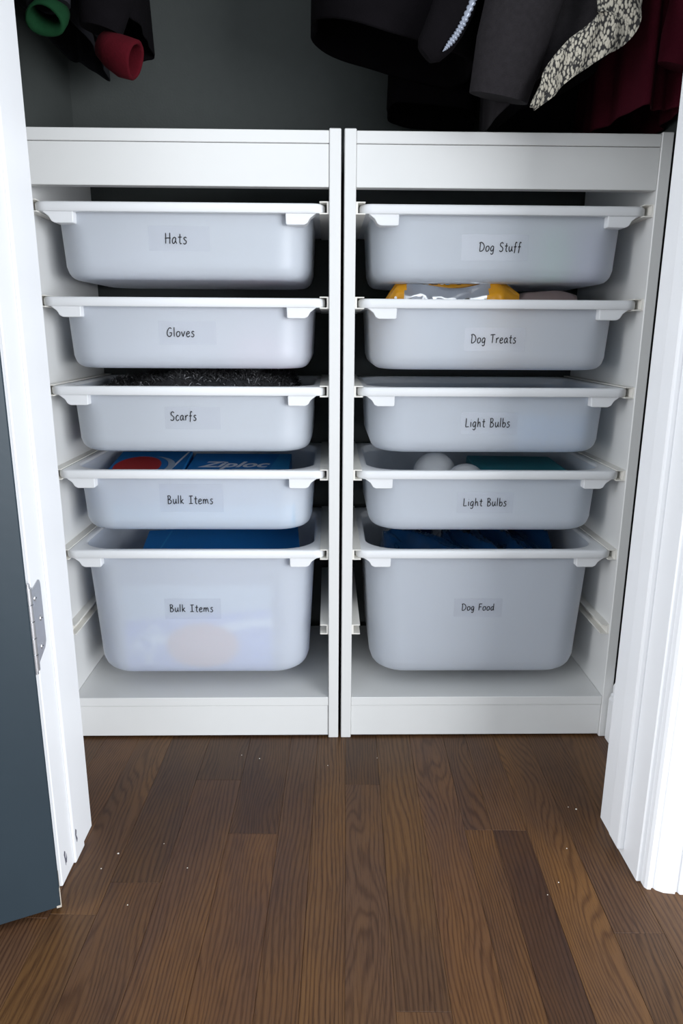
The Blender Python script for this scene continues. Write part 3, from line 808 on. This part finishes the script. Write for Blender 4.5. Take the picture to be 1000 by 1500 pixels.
# Dog Treats: foil pouch standing up over the rim
pch = thing('treat_pouch', 'yellow pouch with crumpled silver foil face rising above the Dog Treats bin', 'pouch', (CX[1] - 0.072, 0.094, bz(1) + 0.0004), (math.radians(5), 0, math.radians(-2)))
def pouch_mesh(back):
    nx, nz = 60, 44
    v, f, mi = [], [], []
    for j in range(nz + 1):
        for i in range(nx + 1):
            u, w_ = i / nx, j / nz
            x = (-0.094 + 0.222 * u)
            x *= 1.0 - 0.06 * w_
            z = w_ * (0.123 + 0.006 * math.sin(u * 9) - 0.004 * math.cos(u * 5))
            if u > 0.8: z *= 1 - (u - .8) * 0.75
            if u < 0.08: z *= 1 - (.08 - u) * 2.2
            bulge = (math.sin(PI * min(max(u, 0), 1)) ** 0.6) * (math.sin(PI * (0.10 + 0.88 * w_)) ** 0.45)
            cr = noise.noise(Vector((u * 5.2, w_ * 5.0, 2.0 + back))) * 0.013 + (0.5 - abs(noise.noise(Vector((u * 7, w_ * 8, 5.0 + back))))) * 0.020 + (0.5 - abs(noise.noise(Vector((u * 16 + w_ * 5, w_ * 15, 8.0))))) * 0.008
            y = (0.034 * bulge + cr * bulge) * (1 if back else -1)
            v.append((x, y, z + 0.001))
    for j in range(nz):
        for i in range(nx):
            a = j * (nx + 1) + i
            f.append([a, a + 1, a + nx + 2, a + nx + 1])
            u, w_ = i / nx, j / nz
            e0 = 0.17 + 0.05 * math.sin(w_ * 6); e1 = 0.53 + 0.24 * w_
            mi.append(0 if (back or u < e0 or u > e1) else 1)
    return v, f, mi
va, fa, ma = pouch_mesh(0); vb, fb, mb = pouch_mesh(1)
n0 = len(va)
me = bpy.data.meshes.new('pouch_body')
me.from_pydata(va + vb, [], fa + [[n0 + i for i in q][::-1] for q in fb])
me.materials.append(MAT['yellow']); me.materials.append(MAT['foil'])
for p, kk in zip(me.polygons, ma + mb): p.material_index = kk; p.use_smooth = True
link('pouch_body', me, [], pch)
# crimped top seal with a dark and pale band
sv, sf = [], []
for i in range(31):
    u = i / 30
    x = (-0.094 + 0.222 * u) * 0.94
    z = 0.124 + 0.006 * math.sin(u * 9) - 0.004 * math.cos(u * 5)
    if u > 0.8: z *= 1 - (u - .8) * .75
    if u < 0.08: z *= 1 - (.08 - u) * 2.2
    sv += [(x, 0.0005, z - 0.003), (x, 0.003 + .002 * math.sin(i), z + 0.006)]
for i in range(30): sf.append([2 * i, 2 * i + 2, 2 * i + 3, 2 * i + 1])
so = link('seal', pyd('seal', sv, sf, True), MAT['yellow'], pch)
md = so.modifiers.new('thick', 'SOLIDIFY'); md.thickness = 0.0008
for xx, ww, mm in ((-.036, .006, 'blackprint'), (-.028, .006, 'whiteprint'), (-.018, .010, 'blackprint'), (-.004, .005, 'whiteprint'), (.004, .006, 'bluepack'), (.022, .006, 'blackprint')):
    link('print_square', box('print_square', (xx, -.0014, .1262), (xx + ww, -.0004, .1302)), MAT[mm], so)
for xx, zz in ((-.080, .100), (-.074, .107), (-.081, .091), (-.073, .097), (-.075, .088)):
    bm = bmesh.new(); bmesh.ops.create_circle(bm, cap_ends=True, radius=0.0024, segments=10)
    me = bpy.data.meshes.new('paw_dot'); bm.to_mesh(me); bm.free()
    link('print_dot', me, MAT['whiteprint'], pch, (xx, -.0185, zz), (PI / 2, 0, 0.5))
o = link('treat_bag', mound('treat_bag', 0.062, 0.07, 0.114, lambda u, w_: 0.119 - 0.014 * u * u, 20, 16, 6, 0.008, 22), MAT['pinkgrey'], None, (CX[1] + 0.096, 0.150, bz(1)))
tag(o, 'dull pinkish bag to the right of the yellow pouch in the Dog Treats bin', 'bag')
pack(0.012, 1, MAT['peach'], 'peach coloured pack showing through the Dog Treats bin below the pouch', (0.05, 0.03, 0.07), 0.125)

# Dog Food: a blue plastic sack crumpled up to the rim
sack = thing('food_sack', 'crumpled blue plastic sack filling the deep Dog Food bin', 'sack', (CX[1], 0.155, bz(4)))
def crumple(nx=64, ny=40):
    hw, hd = .160, .104
    v, f = [], []
    for lvl in (1, 0):
        for j in range(ny + 1):
            for i in range(nx + 1):
                u, w_ = i / nx * 2 - 1, j / ny * 2 - 1
                sq = 1.0 if lvl else 0.95
                x = hw * u * math.sqrt(1 - .2 * w_ ** 4) * sq; y = hd * w_ * math.sqrt(1 - .2 * u ** 4) * sq
                if lvl:
                    e = (1 - abs(u) ** 8) * (1 - abs(w_) ** 8)
                    p = Vector((x * 19 + y * 6, y * 7, 1.3))
                    ridge = 1 - abs(noise.noise(p)) * 2.2
                    ridge2 = 1 - abs(noise.noise(p * 2.4 + Vector((3, 1, 2)))) * 2.2
                    z = 0.188 + 0.024 * ridge + 0.005 * ridge2 + 0.012 * w_
                    z = 0.12 + (z - 0.12) * min(1, e * 2.5) ** .5
                else: z = 0
                v.append((x, y, z))
    n = (nx + 1) * (ny + 1)
    for j in range(ny):
        for i in range(nx):
            a = j * (nx + 1) + i
            f.append([a, a + 1, a + nx + 2, a + nx + 1]); f.append([n + a + nx + 1, n + a + nx + 2, n + a + 1, n + a])
    def side(idx):
        for a, b_ in zip(idx[:-1], idx[1:]): f.append([a, b_, n + b_, n + a])
    side(list(range(nx + 1))); side([i * (nx + 1) + nx for i in range(ny + 1)])
    side([ny * (nx + 1) + i for i in range(nx + 1)]); side([i * (nx + 1) for i in range(ny + 1)])
    return pyd('sack_body', v, f, True)
link('sack_body', crumple(), MAT['bluebag'], sack)

# ------------------------------------------------------------------ clothes hanging above
rod = struct('trim_7', tube('closet_rod', [(WL - 0.01, 0.06, 1.72), (WR + 0.01, 0.06, 1.72)], 0.016, 18), MAT['steel'])

def drape(name, cx, cy, rx, ry, top, hem, mat, seed=0, folds=7, amp=0.10, n=64, lean=(0, 0), thick=True, flare=1.15):
    """a hanging garment body: folded tube from the shoulder to the hem; hem(x_local,y_local)->z"""
    K = 16; rings = []
    for k_ in range(K + 1):
        tt = k_ / K
        ring = []
        for i in range(n):
            a = 2 * PI * i / n
            fl = 1 + (flare - 1) * tt
            am = amp * (0.2 + 0.8 * tt)
            ff = 1 + am * math.sin(folds * a + seed + tt * 1.2) + am * .6 * math.sin((folds * 2 + 1) * a + seed * 2.3) + am * .8 * noise.noise(Vector((math.cos(a) * 2, math.sin(a) * 2, seed + tt * 2)))
            sq = (abs(math.cos(a)) ** 3 + abs(math.sin(a)) ** 3) ** (-1 / 3)
            sh = 0.35 + 0.65 * min(1, tt * 7) ** 0.5
            x = rx * math.cos(a) * sq * ff * fl * sh; y = ry * math.sin(a) * sq * ff * fl * sh
            zh = hem(x, y)
            ring.append((cx + x + lean[0] * tt, cy + y + lean[1] * tt, top + (zh - top) * tt))
        rings.append(ring)
    # turn the hem in so the cloth has an edge and an inside
    last = rings[-1]
    c = (cx + lean[0], cy + lean[1])
    for s_, up in ((0.985, -0.003), (0.95, 0.0), (0.93, 0.02), (0.88, 0.12)):
        rings.append([(c[0] + (x - c[0]) * s_, c[1] + (y - c[1]) * s_, z + up) for x, y, z in last])
    return link(name, loft(name, rings, True, False), mat)

def garment(kind, label, cat, parts, grp=None):
    t = thing(kind, label, cat, (0, 0, 0), group=grp)
    for o in parts: o.parent = t
    return t
def hook(x, y=0.06):
    pts = [(x, y + 0.0195 * math.sin(a), 1.72 + 0.0195 * math.cos(a)) for a in [(-2.2 + 0.4 * i) for i in range(11)]]
    pts += [(x, y + 0.012, 1.69), (x, y, 1.672), (x, y, 1.645)]
    return link('hook', tube('hook', pts, 0.0018, 8), MAT['steel'])
def sleeve(name, path, radii, mat, squash=0.75): return link(name, tube(name, path, radii, 18, squash), mat)
def cuff(name, path, radii, mat, thick=0.005, n=26, squash=0.8, rise=0.0):
    path = [Vector(p) for p in path]; rings = []
    def mk(p, d, r):
        ref = Vector((0, 1, 0)) if abs(d.y) < .9 else Vector((1, 0, 0))
        u = d.cross(ref).normalized(); w_ = u.cross(d)
        return [p + (u * math.cos(2 * PI * q / n) + w_ * math.sin(2 * PI * q / n) * squash) * r * (1 + .05 * math.sin(3 * 2 * PI * q / n)) for q in range(n)]
    ds = [(path[min(i + 1, len(path) - 1)] - path[max(i - 1, 0)]).normalized() for i in range(len(path))]
    for p, d, r in zip(path, ds, radii): rings.append(mk(p, d, r))
    rings.append(mk(path[-1] + ds[-1] * thick * .5, ds[-1], radii[-1] - thick * .5))
    for p, d, r in reversed(list(zip(path, ds, radii))): rings.append([q + Vector((0, 0, rise)) for q in mk(p, d, r - thick)])
    return link(name, loft(name, rings, closed=True), mat)

# left group
g1 = drape('jacket_body', -0.404, 0.06, 0.036, 0.125, 1.645, lambda x, y: 1.085 - 0.42 * x - 0.05 * y, MAT['greycloth'], 1.0, 5, 0.10, lean=(0.002, 0.02))
sl1 = sleeve('sleeve', [(-.395, -.06, 1.58), (-.380, -.07, 1.4), (-.370, -.065, 1.2), (-.363, -.072, 1.10), (-.361, -.078, 1.052)], [.045, .042, .036, .031, .026], MAT['greycloth'])
cf1 = cuff('lining', [(-.361, -.072, 1.050), (-.361, -.082, 1.040), (-.3615, -.095, 1.030)], [.0225, .0230, .0235], MAT['greencloth'], .007, rise=.0055)
cf1['label'] = 'green sleeve lining'
garment('jacket', 'dark grey jacket with a green lining showing, hung at the far left', 'jacket', [g1, sl1, cf1, hook(-.404)], 'clothes on the closet rod')
g2 = drape('jacket_body', -0.330, 0.06, 0.029, 0.085, 1.645, lambda x, y: 1.086 + 0.20 * x, MAT['blackcloth'], 2.2, 5, 0.07, lean=(0.008, 0.055), flare=1.1)
sl2 = sleeve('sleeve', [(-.325, -.02, 1.58), (-.318, -.03, 1.4), (-.308, -.032, 1.2), (-.302, -.030, 1.09), (-.313, -.031, 1.042)], [.046, .044, .042, .038, .027], MAT['blackcloth'])
cf2 = cuff('cuff', [(-.311, -.030, 1.029), (-.299, -.033, 1.020), (-.285, -.036, 1.012), (-.270, -.040, 1.007)], [.018, .022, .0245, .0235], MAT['redcloth'], .006)
cf2['label'] = 'red fleece cuff'
garment('jacket', 'black jacket with a red cuff, hung second from the left wall', 'jacket', [g2, sl2, cf2, hook(-.318)], 'clothes on the closet rod')
# middle
g3 = drape('jacket_body', 0.068, 0.045, 0.105, 0.100, 1.645, lambda x, y: 1.046 - 0.24 * x + 0.10 * y, MAT['blackcloth'], 3.1, 4, 0.025, flare=1.08)
zpath = [(.215, 1.20), (.180, 1.11), (.156, 1.064), (.151, 1.050), (.141, 1.028), (.132, 1.013), (.122, 1.001), (.117, .996)]
zd = crom([(x, -.113, z) for x, z in zpath], 12)
zo = link('zip', tube('zip', zd, [(.0042 if q % 3 else .0026) * min(1, (len(zd) - q) / 20) for q in range(len(zd))], 8, .6), MAT['zip'])
placket = link('front_edge', tube('front_edge', [(x - .020, -.100, z) for x, z in [(.235, 1.30)] + zpath], [.03, .030, .028, .026, .026, .024, .022, .018, .012], 14, .6), MAT['blackcloth'])
garment('jacket', 'black jacket with a silver zip edge, hung at the middle of the rod', 'jacket', [g3, zo, placket, hook(.068)], 'clothes on the closet rod')
g4 = drape('coat_body', 0.150, 0.060, 0.070, 0.068, 1.645, lambda x, y: 1.016 - 0.10 * x, MAT['blackcloth'], 4.4, 4, 0.05, flare=1.05, lean=(0, 0.165))
garment('coat', 'longer black coat hanging behind the jacket with the silver zip', 'coat', [g4, hook(.150)], 'clothes on the closet rod')
# right group
g5 = drape('coat_body', 0.275, 0.015, 0.070, 0.115, 1.645, lambda x, y: 1.005 - 0.5 * max(0, -x) + 0.3 * x, MAT['charcoal'], 5.2, 4, 0.07, flare=1.1)
sl5 = sleeve('sleeve', [(.258, -.11, 1.58), (.248, -.125, 1.38), (.236, -.125, 1.2), (.218, -.120, 1.08), (.200, -.110, 1.005), (.190, -.100, .950)], [.055, .052, .05, .047, .043, .037], MAT['charcoal'])
garment('coat', 'charcoal wool coat hung over the right unit, beside the tweed scarf', 'coat', [g5, sl5, hook(.275)], 'clothes on the closet rod')
def scarf_strip(path, widths, th=0.008, wave=0.004):
    n = len(path); rings = []
    for i in range(n):
        p = Vector(path[i]); d = (Vector(path[min(i + 1, n - 1)]) - Vector(path[max(i - 1, 0)])).normalized()
        side = d.cross(Vector((0, -1, 0))).normalized(); nr = side.cross(d)
        w_ = widths[i] / 2
        pts = []
        for s_ in range(9):
            q = s_ / 8 * 2 - 1
            pts.append(p + side * q * w_ + nr * (wave * math.sin(q * 4 + i * .7) + th / 2 * (1 - q ** 4)))
        for s_ in range(8, -1, -1):
            q = s_ / 8 * 2 - 1
            pts.append(p + side * q * w_ + nr * (wave * math.sin(q * 4 + i * .7) - th / 2 * (1 - q ** 4)))
        rings.append(pts)
    return loft('scarf_strip', rings)
def dense(path, widths, k=6):
    P = crom([(a, b_, c) for a, b_, c in path], k); 
    Wd = []
    for i in range(len(widths) - 1):
        for j in range(k): Wd.append(widths[i] + (widths[i + 1] - widths[i]) * j / k)
    Wd.append(widths[-1])
    return P, Wd
P, Wd = dense([(.330, .055, 1.742), (.333, .01, 1.738), (.330, -.08, 1.60), (.322, -.135, 1.3), (.314, -.148, 1.12), (.313, -.150, 1.040), (.311, -.150, 1.016), (.294, -.150, 1.000), (.270, -.150, .984), (.247, -.148, .963), (.237, -.146, .946), (.222, -.144, .928)],
              [.05, .05, .05, .05, .052, .054, .050, .040, .038, .030, .022, .008])
sc_ = link('scarf', scarf_strip(P, Wd), MAT['knit'])
tag(sc_, 'black and cream tweed knit scarf draped down over the charcoal coat', 'scarf')
g6 = drape('cardigan_body', 0.410, 0.060, 0.045, 0.115, 1.645, lambda x, y: 0.955 + 0.04 * x, MAT['burgundy'], 6.5, 6, 0.12, flare=1.05)
sl6 = sleeve('sleeve', [(.420, -.09, 1.55), (.424, -.105, 1.35), (.428, -.11, 1.2), (.428, -.105, 1.08), (.418, -.095, 1.02), (.410, -.09, .99)], [.036, .036, .036, .034, .030, .022], MAT['burgundy'], .8)
garment('cardigan', 'burgundy knitted cardigan hung against the right closet wall', 'cardigan', [g6, sl6, hook(.410)], 'clothes on the closet rod')
g7 = drape('coat_body', 0.340, 0.060, 0.088, 0.060, 1.645, lambda x, y: 0.948, MAT['blackcloth'], 7.7, 5, 0.06, flare=1.06, lean=(0, 0.175))
garment('coat', 'black coat hanging at the back, behind the charcoal coat', 'coat', [g7, hook(.340)], 'clothes on the closet rod')

# ------------------------------------------------------------------ crumbs of dust on the boards
cr = random.Random(4)
v, f = [], []
for x, y, s_ in [(-.296, -.273, .0016), (-.31, -.30, .0012), (-.20, -.30, .001), (-.26, -.36, .001), (.34, -.19, .0016), (.33, -.185, .001), (-.13, -.06, .0012), (-.16, -.05, .001), (.30, -.27, .001), (.25, -.35, .0008), (.27, -.33, .001), (-.02, -.08, .001), (.06, -.06, .001), (-.24, -.255, .0009)]:
    b_ = len(v)
    for dx, dy, dz in ((-1, -.6, 0), (1, -.8, 0), (.7, 1, 0), (-.8, .7, 0), (.1, 0, 1.0)):
        v.append((x + dx * s_ * .8, y + dy * s_ * .8, dz * s_ * .8 + .0001))
    f += [[b_, b_ + 1, b_ + 4], [b_ + 1, b_ + 2, b_ + 4], [b_ + 2, b_ + 3, b_ + 4], [b_ + 3, b_, b_ + 4], [b_ + 3, b_ + 2, b_ + 1, b_]]
o = link('crumbs', pyd('crumbs', v, f), MAT['crumb'])
o['kind'] = 'stuff'; tag(o, 'tiny pale crumbs scattered over the dark oak boards', 'crumbs')
